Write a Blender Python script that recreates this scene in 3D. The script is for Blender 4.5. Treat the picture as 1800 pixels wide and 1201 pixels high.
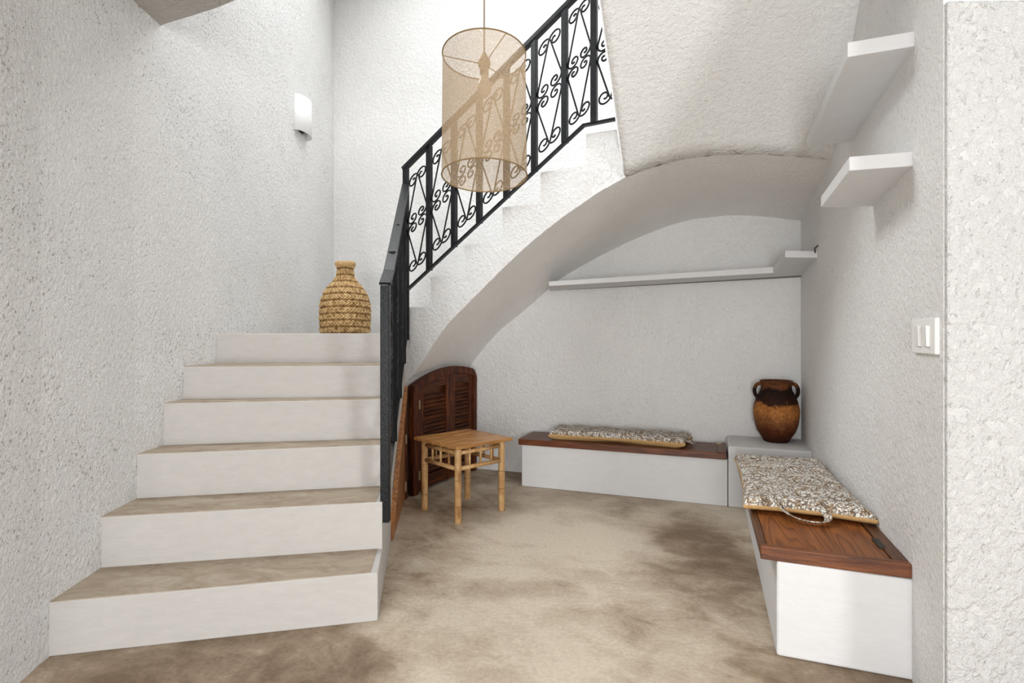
import bpy, math, random
from mathutils import Vector, noise
random.seed(7)
sc = bpy.context.scene
C = sc.collection
for o in list(bpy.data.objects): bpy.data.objects.remove(o)
R = math.radians

# ---------------------------------------------------------------- camera
F, EYE, HZ = 975.0, 1.10, 590.0
cd = bpy.data.cameras.new('camera'); cam = bpy.data.objects.new('camera', cd); C.objects.link(cam)
cam.location = (0, 0, EYE); cam.rotation_euler = (R(90), 0, 0)
cd.sensor_width = 36; cd.lens = 36 * F / 1800; cd.shift_y = -10.5 / 1800; cd.clip_start = .05
sc.camera = cam

# ---------------------------------------------------------------- light
w = bpy.data.worlds.new('world'); sc.world = w; w.use_nodes = True
bg = w.node_tree.nodes['Background']; bg.inputs[0].default_value = (.97, .985, 1, 1); bg.inputs[1].default_value = .9
def area(name, loc, target, sx, sy, power, col=(1, 1, 1), spread=180):
    l = bpy.data.lights.new(name, 'AREA'); l.shape = 'RECTANGLE'; l.size = sx; l.size_y = sy; l.energy = power; l.color = col
    l.spread = R(spread)
    o = bpy.data.objects.new(name, l); C.objects.link(o); o.location = loc
    o.rotation_euler = (Vector(target) - Vector(loc)).to_track_quat('-Z', 'Y').to_euler()
    return o
area('daylight_window_behind_camera', (2.22, -1.95, 1.80), (-.5, 2.7, .9), .55, .7, 62, (.97, .985, 1))
area('fill_rear_left', (-.55, -2.50, .95), (.6, 3.4, 1.25), 1.1, 1.6, 104, (.97, .985, 1))  # added fill lamp behind the camera, lifts the nook and vault
area('daylight_skylight', (-.3, 3.75, 4.28), (-.3, 3.76, 0), 2.2, 1.2, 26, (.97, .99, 1))
area('fill_high_left', (-1.30, 3.1, 3.75), (1.45, 2.7, .9), 1.2, 1.2, 31, (.96, .985, 1), 125)  # added lamp brightening the right wall; the left wall has no window
sc.view_settings.view_transform = 'Standard'; sc.view_settings.look = 'None'
sc.view_settings.gamma = 1; sc.view_settings.use_curve_mapping = False
sc.view_settings.exposure = 0.20

# ---------------------------------------------------------------- materials
def nt(name, rough=.9, spec=.3):
    m = bpy.data.materials.new(name); m.use_nodes = True; t = m.node_tree
    b = t.nodes['Principled BSDF']; b.inputs['Roughness'].default_value = rough
    b.inputs['Specular IOR Level'].default_value = spec
    return m, t, b
def N(t, kind, **kw):
    n = t.nodes.new(kind)
    for k, v in kw.items():
        if k in n.inputs: n.inputs[k].default_value = v
        else: setattr(n, k, v)
    return n
def coords(t, scale=(1, 1, 1), rot=(0, 0, 0), kind='pos'):
    if kind == 'pos':
        g = N(t, 'ShaderNodeNewGeometry'); out = g.outputs['Position']
    else:
        g = N(t, 'ShaderNodeTexCoord'); out = g.outputs['Object']
    r = N(t, 'ShaderNodeMapping'); r.inputs['Rotation'].default_value = rot
    t.links.new(out, r.inputs['Vector'])
    mp = N(t, 'ShaderNodeMapping'); mp.inputs['Scale'].default_value = scale
    t.links.new(r.outputs[0], mp.inputs['Vector'])
    return mp.outputs[0]
def noise_n(t, vec, scale, detail=4, rough=.55, dist=0):
    n = N(t, 'ShaderNodeTexNoise'); n.inputs['Scale'].default_value = scale; n.inputs['Detail'].default_value = detail
    n.inputs['Roughness'].default_value = rough; n.inputs['Distortion'].default_value = dist
    t.links.new(vec, n.inputs['Vector']); return n.outputs['Fac']
def ramp(t, fac, stops):
    r = N(t, 'ShaderNodeValToRGB'); e = r.color_ramp.elements
    while len(e) < len(stops): e.new(.5)
    for el, (p, c) in zip(e, stops):
        el.position = p; el.color = (c[0], c[1], c[2], 1) if hasattr(c, '__len__') else (c, c, c, 1)
    t.links.new(fac, r.inputs[0]); return r.outputs[0]
def mathn(t, op, a, b):
    n = N(t, 'ShaderNodeMath', operation=op)
    for i, v in enumerate((a, b)):
        if isinstance(v, (int, float)): n.inputs[i].default_value = v
        else: t.links.new(v, n.inputs[i])
    return n.outputs[0]
def mix(t, fac, a, b, blend='MIX'):
    n = N(t, 'ShaderNodeMix', data_type='RGBA', blend_type=blend)
    for i, v in ((0, fac), (6, a), (7, b)):
        if isinstance(v, (int, float)): n.inputs[i].default_value = v
        elif isinstance(v, tuple): n.inputs[i].default_value = v + (1,)
        else: t.links.new(v, n.inputs[i])
    return n.outputs[2]
def bump(t, b, h, strength, dist):
    n = N(t, 'ShaderNodeBump'); n.inputs['Strength'].default_value = strength; n.inputs['Distance'].default_value = dist
    t.links.new(h, n.inputs['Height']); t.links.new(n.outputs[0], b.inputs['Normal'])

def stucco(name, col, k=1.0, size=1.0, pit=.15, fine=1.0):
    m, t, b = nt(name, .95, .15)
    v = coords(t)
    vs = coords(t, (1, 1, .8), (R(20), R(-25), R(10)))
    n1 = noise_n(t, vs, 120 / size, 4, .68, .1)
    n2 = noise_n(t, v, 7 / size, 3, .5)
    n3 = noise_n(t, vs, 46 * fine / size, 5, .62, .2)
    lump = ramp(t, n3, [(.40, 0), (.62, 1)])
    # pits in the render, gathered in patches, with dust in them
    vp = coords(t, (1, 1, .62), (R(28), R(-22), 0))
    gather = ramp(t, noise_n(t, v, 2.1 / size, 4, .6), [(.36, 0), (.66, .085)])
    pits = ramp(t, mathn(t, 'ADD', noise_n(t, vp, (100 if pit > .4 else 80) / size, 3, .55), gather), [(.685 if pit > .4 else .70, 0), (.74, 1)])
    n1 = mathn(t, 'SUBTRACT', n1, mathn(t, 'MULTIPLY', pits, 1.2 * max(pit, .3)))
    h = mathn(t, 'ADD', mathn(t, 'MULTIPLY', n1, .60), mathn(t, 'ADD', mathn(t, 'MULTIPLY', lump, .38), mathn(t, 'MULTIPLY', n2, .9)))
    bump(t, b, h, min(1, .9 * k), .014 * k * size)
    stain = ramp(t, noise_n(t, v, 2.3, 5, .6), [(.3, tuple(c * .955 for c in col)), (.6, col)])
    dust = mix(t, mathn(t, 'MULTIPLY', pits, pit), stain, (.42, .36, .30))
    t.links.new(dust, b.inputs['Base Color'])
    return m
def paint(name, col, k=.25, var=.93):
    m, t, b = nt(name, .8, .25)
    v = coords(t, (1, 1, 3))
    n = noise_n(t, v, 14, 5, .6)
    t.links.new(ramp(t, n, [(.3, tuple(c * var for c in col)), (.65, col)]), b.inputs['Base Color'])
    bump(t, b, noise_n(t, coords(t, (.35, .35, 1)), 90, 4, .6), k, .004)
    return m
M = {}
M['wall'] = stucco('white_stucco', (.88, .872, .858))
M['wall_left'] = stucco('pitted_stucco', (.88, .872, .858), 1.0, 1.0, .72, 1.35)
M['wall_right'] = stucco('lightly_pitted_stucco', (.93, .922, .908), .9, 1.0, .3, 1.2)
M['wall_nook'] = stucco('nook_stucco', (.86, .85, .83), .8)
M['wall_vault'] = stucco('vault_stucco', (.89, .87, .84), .8, .85)
M['wall_back'] = stucco('back_wall_stucco', (.90, .893, .878), .95)
M['wall_slab'] = stucco('shade_darkened_slab_plaster', (.50, .465, .43), .9)  # shade on the unlit underside is put into this darker colour
M['wall_coarse'] = stucco('coarse_stucco', (.66, .65, .635), 1.0, 1.3)
M['white'] = paint('white_plaster_paint', (.70, .70, .70), .25, .955)
M['riser'] = paint('riser_paint', (.53, .51, .485), .35, .93)
M['plastic'] = paint('switch_plastic', (.84, .84, .82), 0, 1)

def concrete():
    m, t, b = nt('brown_polished_cement', .5, .35)
    v = coords(t, (1, 1, 1))
    n1 = noise_n(t, v, .95, 7, .58, .35)
    n2 = noise_n(t, coords(t, (1, 1.5, 1), (0, 0, R(30))), 4, 9, .72, .5)
    f = mathn(t, 'ADD', mathn(t, 'MULTIPLY', n1, .66), mathn(t, 'MULTIPLY', n2, .34))
    def blot(cx, cy, rx, ry, ang):
        g = N(t, 'ShaderNodeTexGradient', gradient_type='SPHERICAL'); mp = N(t, 'ShaderNodeMapping')
        mp.vector_type = 'TEXTURE'; mp.inputs['Location'].default_value = (cx, cy, 0); mp.inputs['Rotation'].default_value = (0, 0, R(ang)); mp.inputs['Scale'].default_value = (rx, ry, 1)
        wn = N(t, 'ShaderNodeTexNoise'); wn.inputs['Scale'].default_value = 2.2; wn.inputs['Detail'].default_value = 6; t.links.new(v, wn.inputs['Vector'])
        vv = mix(t, .5, v, wn.outputs['Color'], 'ADD'); off = N(t, 'ShaderNodeVectorMath', operation='SUBTRACT'); t.links.new(vv, off.inputs[0]); off.inputs[1].default_value = (.25, .25, .25)
        fl = N(t, 'ShaderNodeVectorMath', operation='MULTIPLY'); t.links.new(off.outputs[0], fl.inputs[0]); fl.inputs[1].default_value = (1, 1, 0)
        t.links.new(fl.outputs[0], mp.inputs['Vector']); t.links.new(mp.outputs[0], g.inputs['Vector'])
        return ramp(t, g.outputs['Fac'], [(0, 0), (.45, 1)])
    f = mathn(t, 'ADD', f, mathn(t, 'MULTIPLY', blot(.28, 2.5, .85, 1.55, -8), .085))
    f = mathn(t, 'SUBTRACT', f, mathn(t, 'MULTIPLY', blot(.95, 2.75, .38, .8, -15), .085))
    f = mathn(t, 'SUBTRACT', f, mathn(t, 'MULTIPLY', blot(-.9, 1.75, 1.0, .42, 12), .06))
    c = ramp(t, f, [(.38, (.17, .112, .066)), (.45, (.29, .215, .145)), (.51, (.44, .355, .265)), (.60, (.60, .52, .41))])
    n3 = noise_n(t, v, 60, 4, .7)
    c = mix(t, .25, c, ramp(t, n3, [(.3, (.2, .2, .2)), (.7, (.8, .8, .8))]), 'OVERLAY')
    t.links.new(c, b.inputs['Base Color'])
    t.links.new(ramp(t, n2, [(.3, .42), (.7, .62)]), b.inputs['Roughness'])
    bump(t, b, n2, .12, .01)
    return m
M['floor'] = concrete()
def tread_mat():
    m, t, b = nt('tread_cement', .6, .3)
    v = coords(t, (1, 2, 1))
    n2 = noise_n(t, v, 6, 8, .7, 1)
    t.links.new(ramp(t, n2, [(.3, (.25, .185, .125)), (.5, (.37, .30, .225)), (.7, (.47, .40, .315))]), b.inputs['Base Color'])
    bump(t, b, noise_n(t, v, 45, 5, .7), .35, .008)
    return m
M['tread'] = tread_mat()
def metal():
    m, t, b = nt('black_painted_iron', .36, .22)
    v = coords(t)
    t.links.new(ramp(t, noise_n(t, v, 40, 5, .6), [(.3, (.003, .0033, .004)), (.7, (.011, .012, .014))]), b.inputs['Base Color'])
    bump(t, b, noise_n(t, v, 120, 3, .6), .4, .003)
    return m
M['iron'] = metal()
def wood(name, c0, c1, c2, ang, axis='h', sc_=1.0, rough=.42, spec=.4):
    """grain runs along the horizontal direction ang (radians) or vertically"""
    m, t, b = nt(name, rough, spec)
    s = (2.2, 26, 26) if axis == 'h' else (26, 26, 2.2)
    v = coords(t, tuple(x * sc_ for x in s), (0, 0, -ang))
    n = noise_n(t, v, 1.0, 6, .6, 2.2)
    n2 = noise_n(t, v, 4.5, 5, .7, .5)
    f = mathn(t, 'ADD', mathn(t, 'MULTIPLY', n, .7), mathn(t, 'MULTIPLY', n2, .3))
    t.links.new(ramp(t, f, [(.34, c0), (.5, c1), (.66, c2)]), b.inputs['Base Color'])
    bump(t, b, n2, .3, .003)
    return m
def wood_figured(name, ang):
    m, t, b = nt(name, .42, .3)
    v = coords(t, (.55, 4.2, 4.2), (0, 0, -ang))
    n0 = noise_n(t, v, 2.0, 2, .4, .25)
    rings = mathn(t, 'FRACT', mathn(t, 'MULTIPLY', n0, 17), 0)
    c = ramp(t, rings, [(.0, (.135, .038, .009)), (.25, (.23, .072, .016)), (.8, (.27, .09, .020)), (1, (.15, .044, .010))])
    n = noise_n(t, coords(t, (3, 30, 30), (0, 0, -ang)), 1.5, 4, .6)
    c = mix(t, .5, c, ramp(t, n, [(.3, (.28, .28, .28)), (.7, (.68, .68, .68))]), 'OVERLAY')
    t.links.new(c, b.inputs['Base Color'])
    return m
BA = math.atan2(-.343, 1)          # back wall direction
RA = math.atan2(1, .347)           # right wall direction
M['lid_back'] = wood('dark_lid_wood_back', (.035, .010, .004), (.12, .035, .011), (.21, .066, .02), BA)
M['lid_right'] = wood('lid_rail_wood', (.05, .013, .004), (.15, .045, .012), (.24, .08, .022), BA)
M['lid_side'] = wood('lid_side_rail_wood', (.03, .01, .005), (.10, .035, .012), (.17, .06, .02), RA)
M['lid_panel'] = wood_figured('figured_lid_panel_wood', RA)
M['door_v'] = wood('dark_door_wood', (.014, .003, .001), (.060, .013, .003), (.20, .052, .010), 0, 'v', 1.0, .5, .2)
M['door_h'] = wood('dark_slat_wood', (.014, .003, .001), (.06, .015, .004), (.16, .045, .011), math.atan2(.887, .461), 'h', 1.0, .5, .2)
M['panel_wood'] = wood('orange_panel_wood', (.10, .03, .008), (.33, .125, .035), (.52, .25, .085), 0, 'v')
def bamboo(name='yellow_bamboo'):
    m, t, b = nt(name, .4, .45)
    v = coords(t, (30, 30, 5))
    n = noise_n(t, v, 1, 5, .6, .6); n2 = noise_n(t, coords(t), 14, 4, .6)
    f = mathn(t, 'ADD', mathn(t, 'MULTIPLY', n, .5), mathn(t, 'MULTIPLY', n2, .5))
    t.links.new(ramp(t, f, [(.33, (.17, .075, .025)), (.45, (.42, .23, .085)), (.65, (.60, .40, .19))]), b.inputs['Base Color'])
    return m
M['bamboo'] = bamboo()
TABA = R(-47)
M['tabletop'] = wood('bamboo_strip_top', (.14, .045, .010), (.44, .20, .058), (.70, .43, .18), R(43), 'h', .8, .35)
M['tabledge'] = wood('bamboo_edge', (.22, .09, .025), (.40, .19, .06), (.55, .31, .12), R(43), 'h', .8, .35)
M['node'] = nt('bamboo_node', .5)[0]; M['node'].node_tree.nodes['Principled BSDF'].inputs['Base Color'].default_value = (.16, .085, .035, 1)

def fabric_print():
    m, t, b = nt('leaf_print_cotton', .95, .1)
    v = coords(t, (1, 1, 1))
    nd = N(t, 'ShaderNodeTexNoise'); nd.inputs['Scale'].default_value = 22; nd.inputs['Detail'].default_value = 2
    t.links.new(v, nd.inputs['Vector'])
    vv = mix(t, .045, v, nd.outputs['Color'], 'ADD')
    vo = N(t, 'ShaderNodeTexVoronoi', feature='DISTANCE_TO_EDGE'); vo.inputs['Scale'].default_value = 64; t.links.new(vv, vo.inputs['Vector'])
    cells = N(t, 'ShaderNodeTexVoronoi', feature='F1'); cells.inputs['Scale'].default_value = 50; t.links.new(vv, cells.inputs['Vector'])
    line = ramp(t, vo.outputs['Distance'], [(.06, 1), (.13, 0)])
    dots = ramp(t, cells.outputs['Distance'], [(.17, 1), (.28, 0)])
    patch = ramp(t, noise_n(t, v, 40, 3, .6), [(.50, 0), (.58, 1)])
    base = mix(t, patch, (.78, .75, .69), (.42, .32, .22))
    base = mix(t, mathn(t, 'MULTIPLY', line, .85), base, (.075, .045, .028))
    pal = ramp(t, noise_n(t, v, 15, 2, .5), [(.45, (.15, .10, .06)), (.56, (.30, .155, .06))])
    c = mix(t, mathn(t, 'MULTIPLY', dots, .9), base, pal)
    t.links.new(c, b.inputs['Base Color'])
    bump(t, b, noise_n(t, v, 60, 3, .5), .35, .006)
    return m
M['print'] = fabric_print()
def plain(name, col, rough=.9, nscale=60, var=.8, bs=.3):
    m, t, b = nt(name, rough, .2)
    v = coords(t)
    n = noise_n(t, v, nscale, 4, .6)
    t.links.new(ramp(t, n, [(.3, tuple(c * var for c in col)), (.7, col)]), b.inputs['Base Color'])
    bump(t, b, n, bs, .003); return m
M['mustard'] = plain('mustard_lining_cotton', (.58, .36, .155))
M['brass'] = plain('worn_brass', (.45, .36, .22), .4); M['brass'].node_tree.nodes['Principled BSDF'].inputs['Metallic'].default_value = .8
M['channel'] = plain('grey_channel', (.20, .17, .15), .6)
M['cable'] = plain('cable_sheath', (.05, .045, .04), .6)
M['cord'] = plain('linen_cord', (.34, .27, .18), .9, 300)
M['rim'] = plain('shade_rim_tape', (.27, .18, .09), .9, 200)
M['socket'] = plain('wood_socket', (.42, .30, .18), .6)
M['sconce'] = paint('sconce_plaster', (.78, .78, .77), .05, 1)

def terracotta(z0, z1):
    m, t, b = nt('smoked_terracotta', .65, .15)
    v = coords(t)
    s = N(t, 'ShaderNodeSeparateXYZ'); t.links.new(v, s.inputs[0])
    zr = N(t, 'ShaderNodeMapRange'); zr.inputs[1].default_value = z0; zr.inputs[2].default_value = z1; t.links.new(s.outputs[2], zr.inputs[0])
    n = noise_n(t, v, 11, 6, .65)
    zz = mathn(t, 'ADD', zr.outputs[0], mathn(t, 'MULTIPLY', mathn(t, 'SUBTRACT', n, .5), .42))
    c = ramp(t, zz, [(0, (.04, .010, .004)), (.18, (.09, .022, .006)), (.34, (.20, .075, .024)), (.50, (.40, .155, .04)), (.60, (.34, .125, .03)), (.645, (.03, .010, .004)), (.87, (.008, .003, .002)), (.93, (.15, .052, .016)), (1, (.10, .035, .012))])
    n2 = noise_n(t, v, 60, 5, .7)
    c = mix(t, .55, c, ramp(t, n2, [(.35, (.12, .12, .12)), (.65, (.75, .75, .75))]), 'OVERLAY')
    rings = N(t, 'ShaderNodeTexWave', wave_type='BANDS', bands_direction='Z'); rings.inputs['Scale'].default_value = 26; rings.inputs['Distortion'].default_value = .8
    t.links.new(v, rings.inputs['Vector'])
    bump(t, b, rings.outputs['Fac'], .35, .004)
    t.links.new(c, b.inputs['Base Color']); return m
def straw():
    m, t, b = nt('braided_straw', .75, .25)
    at = N(t, 'ShaderNodeAttribute', attribute_name='weave')
    n = noise_n(t, coords(t), 90, 4, .6)
    f = mathn(t, 'ADD', mathn(t, 'MULTIPLY', at.outputs['Fac'], .72), mathn(t, 'MULTIPLY', n, .38))
    t.links.new(ramp(t, f, [(.18, (.05, .022, .008)), (.36, (.26, .14, .05)), (.55, (.52, .34, .15)), (.85, (.72, .54, .29))]), b.inputs['Base Color'])
    return m
M['straw'] = straw()
def burlap():
    m = bpy.data.materials.new('open_weave_linen'); m.use_nodes = True; t = m.node_tree
    t.nodes.clear(); out = N(t, 'ShaderNodeOutputMaterial')
    v = coords(t, (1, 1, 1), kind='obj')
    n = noise_n(t, coords(t, (1, 1, .35), kind='obj'), 420, 3, .7); nb = noise_n(t, coords(t, (.4, .4, 1), kind='obj'), 440, 3, .7)
    f = mathn(t, 'MAXIMUM', n, nb)
    a = ramp(t, f, [(.46, .38), (.62, .86)])
    d = N(t, 'ShaderNodeBsdfDiffuse'); d.inputs[0].default_value = (.53, .405, .27, 1)
    tr = N(t, 'ShaderNodeBsdfTranslucent'); tr.inputs[0].default_value = (.53, .405, .27, 1)
    mx = N(t, 'ShaderNodeMixShader'); mx.inputs[0].default_value = .4
    t.links.new(d.outputs[0], mx.inputs[1]); t.links.new(tr.outputs[0], mx.inputs[2])
    tp = N(t, 'ShaderNodeBsdfTransparent'); m2 = N(t, 'ShaderNodeMixShader')
    t.links.new(a, m2.inputs[0]); t.links.new(tp.outputs[0], m2.inputs[1]); t.links.new(mx.outputs[0], m2.inputs[2])
    t.links.new(m2.outputs[0], out.inputs[0]); return m
M['burlap'] = burlap()
def bulbmat():
    m, t, b = nt('frosted_bulb_glass', .25, .5)
    b.inputs['Base Color'].default_value = (.62, .52, .40, 1); return m
M['bulb'] = bulbmat()

# ---------------------------------------------------------------- mesh helpers
class MB:
    def __init__(s): s.v = []; s.f = []; s.sm = []
    def add(s, vs, fs, smooth=False):
        n = len(s.v); s.v += [tuple(v) for v in vs]; s.f += [tuple(i + n for i in f) for f in fs]; s.sm += [smooth] * len(fs); return s
    def prism(s, poly, z0, z1):
        a = sum(poly[i][0] * poly[(i + 1) % len(poly)][1] - poly[(i + 1) % len(poly)][0] * poly[i][1] for i in range(len(poly)))
        if a < 0: poly = poly[::-1]
        n = len(poly); Z0 = z0 if hasattr(z0, '__len__') else [z0] * n; Z1 = z1 if hasattr(z1, '__len__') else [z1] * n
        if a < 0: Z0 = list(Z0)[::-1]; Z1 = list(Z1)[::-1]
        vs = [(p[0], p[1], z) for p, z in zip(poly, Z0)] + [(p[0], p[1], z) for p, z in zip(poly, Z1)]
        fs = [tuple(range(n))[::-1], tuple(range(n, 2 * n))] + [(i, (i + 1) % n, n + (i + 1) % n, n + i) for i in range(n)]
        return s.add(vs, fs)
    def frame(s, O, U, V, Wd, u0, u1, v0, v1, w0, w1):
        O, U, V, Wd = map(Vector, (O, U, V, Wd)); vs = []
        for w_ in (w0, w1):
            for (u, v) in ((u0, v0), (u1, v0), (u1, v1), (u0, v1)): vs.append(O + U * u + V * v + Wd * w_)
        fs = [(0, 3, 2, 1), (4, 5, 6, 7), (0, 1, 5, 4), (1, 2, 6, 5), (2, 3, 7, 6), (3, 0, 4, 7)]
        if U.cross(V).dot(Wd) < 0: fs = [f[::-1] for f in fs]
        return s.add(vs, fs)
    def poly_ext(s, pts, off):
        """extrude an arbitrary planar outline by a vector"""
        off = Vector(off); pts = [Vector(p) for p in pts]; n = len(pts)
        fs = [tuple(range(n)), tuple(range(n, 2 * n))[::-1]] + [(i, n + i, n + (i + 1) % n, (i + 1) % n) for i in range(n)]
        return s.add(pts + [p + off for p in pts], fs)
    def tube(s, path, r, seg=8, caps=True, flat=None):
        path = [Vector(p) for p in path]; rr = r if hasattr(r, '__len__') else [r] * len(path)
        up = None; rings = []
        for i, p in enumerate(path):
            d = (path[min(i + 1, len(path) - 1)] - path[max(i - 1, 0)]).normalized()
            if flat is not None: a = Vector(flat)
            else:
                if up is None: up = Vector((0, 0, 1)) if abs(d.z) < .9 else Vector((1, 0, 0))
                a = (up - d * up.dot(d)).normalized(); up = a
            b = d.cross(a).normalized(); k = 1.0
            rings.append([p + (a * math.cos(2 * math.pi * j / seg) * k + b * math.sin(2 * math.pi * j / seg)) * rr[i] for j in range(seg)])
        vs = [q for rg in rings for q in rg]; fs = []
        for i in range(len(path) - 1):
            for j in range(seg): fs.append((i * seg + j, i * seg + (j + 1) % seg, (i + 1) * seg + (j + 1) % seg, (i + 1) * seg + j))
        if caps: fs += [tuple(range(seg))[::-1], tuple(range((len(path) - 1) * seg, len(path) * seg))]
        return s.add(vs, fs, True)
    def bar(s, a, b, w, h, up=(0, 0, 1)):
        """box section bar from a to b"""
        a, b = Vector(a), Vector(b); d = (b - a); L = d.length; d.normalize(); up = Vector(up)
        side = d.cross(up).normalized(); u2 = side.cross(d).normalized()
        return s.frame(a, d, side, u2, 0, L, -w / 2, w / 2, -h / 2, h / 2)
    def lathe(s, c, prof, seg=48, cap=True):
        vs = []; fs = []
        for (r, z) in prof:
            for j in range(seg): a = 2 * math.pi * j / seg; vs.append((c[0] + r * math.cos(a), c[1] + r * math.sin(a), c[2] + z))
        n = len(prof)
        for i in range(n - 1):
            for j in range(seg): fs.append((i * seg + j, i * seg + (j + 1) % seg, (i + 1) * seg + (j + 1) % seg, (i + 1) * seg + j))
        if cap: fs += [tuple(range(seg))[::-1]]
        return s.add(vs, fs, True)
LOC = {}
def part(name, mb, mat, parent=None, loc=None, bevel=0, seg=2):
    base = Vector(LOC[parent.name]) if parent else Vector(loc if loc else (0, 0, 0))
    me = bpy.data.meshes.new(name); me.from_pydata([tuple(Vector(v) - base) for v in mb.v], [], mb.f); me.update()
    for p, sm in zip(me.polygons, mb.sm): p.use_smooth = sm
    me.materials.append(mat)
    o = bpy.data.objects.new(name, me); C.objects.link(o)
    if parent: o.parent = parent
    else: o.location = base
    LOC[o.name] = tuple(base)
    if bevel:
        bv = o.modifiers.new('bevel', 'BEVEL'); bv.width = bevel; bv.segments = seg; bv.limit_method = 'ANGLE'; bv.angle_limit = R(35)
    return o
def thing(name, label, cat, loc, group=None):
    o = bpy.data.objects.new(name, None); C.objects.link(o); o.location = loc; LOC[o.name] = tuple(loc); o.empty_display_size = .1
    return tag(o, label, cat, group)
def tag(o, label, cat, group=None):
    o['label'] = label; o['category'] = cat
    if group: o['group'] = group
    return o
def struct(name, mb, mat, bevel=0, label=None):
    o = part(name, mb, mat, bevel=bevel); o['kind'] = 'structure'
    if label: o['label'] = label
    return o

# ---------------------------------------------------------------- plan of the place (metres; the camera stands at 0,0)
def ground(px, py, z=0.0):
    d = F * (EYE - z) / (py - HZ); return Vector(((px - 900) / F * d, d, z))
def on_line(px, p, q):
    """plan point on the line p-q seen along image column px"""
    k = (px - 900) / F; dx, dy = q[0] - p[0], q[1] - p[1]
    t_ = (k * p[1] - p[0]) / (dx - k * dy); return Vector((p[0] + dx * t_, p[1] + dy * t_, 0))
def zat(py, d): return EYE + (HZ - py) * d / F
BW0, BW1 = (-1.62, 5.04), (2.0, 3.797)                     # back wall
def backy(x): return BW0[1] + (x - BW0[0]) * (BW1[1] - BW0[1]) / (BW1[0] - BW0[0])
RW = lambda d: .661 + .347 * d                              # right wall
def sidex(d): return -.517 - .161 * (d - 2.137) if d < 3.0 else -.656 - .105 * (d - 3.0)   # right side of the lower flight
F0, F1, F2 = (-.735, 3.808), (.62, 3.05), (1.66, 2.88)      # stair face, then the leaning wall
D0, D1 = (-.735, 3.808), (-.335, 4.598)                     # cupboard door wall
TOP = 4.3

# ---------------------------------------------------------------- room shell
struct('floor', MB().prism([(-1.9, -2.9), (2.4, -2.9), (2.6, 1.4), (2.4, 5.4), (-1.9, 5.4)], -.1, 0), M['floor'])
lw = [(-1.36, -2.8), (-1.36, .6), (-1.50, 1.45), (-1.58, 1.86), (-1.612, 2.17), (-1.635, 2.4), (-1.637, 2.66), (-1.615, 3.0), (-1.62, 5.3)]
struct('wall_left', MB().prism(lw + [(-1.95, 5.3), (-1.95, -2.8)], 0, TOP), M['wall_left'])
struct('wall_back', MB().prism([(-1.75, backy(-1.75)), (2.35, backy(2.35)), (2.35, backy(2.35) + .2), (-1.75, backy(-1.75) + .2)], 0, TOP), M['wall_back'])
struct('wall_right', MB().prism([(RW(1.535), 1.535), (RW(4.0), 4.0), (RW(4.0) + .25, 4.0), (RW(1.535) + .035, 1.535)], 0, TOP), M['wall_right'])
struct('wall_near_right', MB().prism([(1.192, 1.52), (2.3, 1.50), (2.3, 1.70), (1.262, 1.72)], 0, 2.02), M['wall_coarse'], bevel=.008)
ow = MB()
for y0_, y1_, z0_, z1_ in ((-2.8, -2.35, 0, 2.02), (-2.35, -1.5, 0, 1.35), (-1.5, 1.70, 0, 2.02)):
    ow.prism([(2.3, y0_), (2.45, y0_), (2.45, y1_), (2.3, y1_)], z0_, z1_)
struct('wall_outer', ow, M['wall'])
rw = MB()
for x0_, x1_, z0_, z1_ in ((-1.95, -1.2, 0, 2.545), (-1.2, .1, 2.4, 2.545), (.1, 2.45, 0, 2.545)):
    rw.prism([(x0_, -2.6), (x1_, -2.6), (x1_, -2.78), (x0_, -2.78)], z0_, z1_)
struct('wall_rear', rw, M['wall'])
# near ceiling slab with its slanting rough edge
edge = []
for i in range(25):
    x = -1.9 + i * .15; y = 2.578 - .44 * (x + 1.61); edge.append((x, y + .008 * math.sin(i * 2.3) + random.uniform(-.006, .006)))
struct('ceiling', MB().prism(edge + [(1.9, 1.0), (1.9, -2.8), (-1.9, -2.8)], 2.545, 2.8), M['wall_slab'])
# ceiling of the stairwell round its skylight
cm = MB()
for q in ([(-1.9, 1.0), (1.9, 1.0), (1.9, 2.2), (-1.9, 2.2)], [(-1.9, 4.4), (2.3, 4.4), (2.3, 5.4), (-1.9, 5.4)], [(-1.9, 2.2), (-1.5, 2.2), (-1.5, 4.4), (-1.9, 4.4)], [(1.5, 2.2), (2.3, 2.2), (2.3, 4.4), (1.5, 4.4)]):
    cm.prism(q, TOP, TOP + .15)
struct('ceiling_stairwell', cm, M['wall'])

# ---------------------------------------------------------------- arch curves
front_px = [(741, 640), (765, 600), (791, 565), (818, 538), (844, 512), (888, 468), (924, 434), (960, 404), (990, 381), (1019, 361), (1060, 333), (1100, 312)]
front = [Vector((F0[0], F0[1], .765))]
for px, py in front_px:
    p = on_line(px, F0, F1); front.append(Vector((p.x, p.y, zat(py, p.y))))
front2_px = [(1150, 293), (1200, 280), (1245, 273.5), (1290, 271.5), (1345, 272), (1400, 275), (1440, 279.5)]
lean_lo = [front[-1].copy()]
for px, py in front2_px:
    p = on_line(px, tuple(front[-1].xy), F2); lean_lo.append(Vector((p.x, p.y, zat(py, p.y))))
e = Vector((RW(2.88) + .03, 2.875, zat(285, 2.88))); lean_lo.append(e)
back = [Vector((D0[0] - .02, D0[1] + .01, .765)), Vector((-.65, 3.98, .825)), Vector((-.53, 4.22, .865)), Vector((-.42, 4.44, .862)), Vector((-.34, 4.60, .86))]
for px, py in [(855, 607), (880, 580), (930, 540), (982, 493), (1018, 471), (1060, 448), (1100, 428), (1140, 411), (1180, 396), (1217, 386), (1278, 379), (1320, 379.5), (1360, 383), (1405, 388)]:
    p = on_line(px, BW0, BW1); back.append(Vector((p.x, p.y + .01, zat(py, p.y))))
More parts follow.
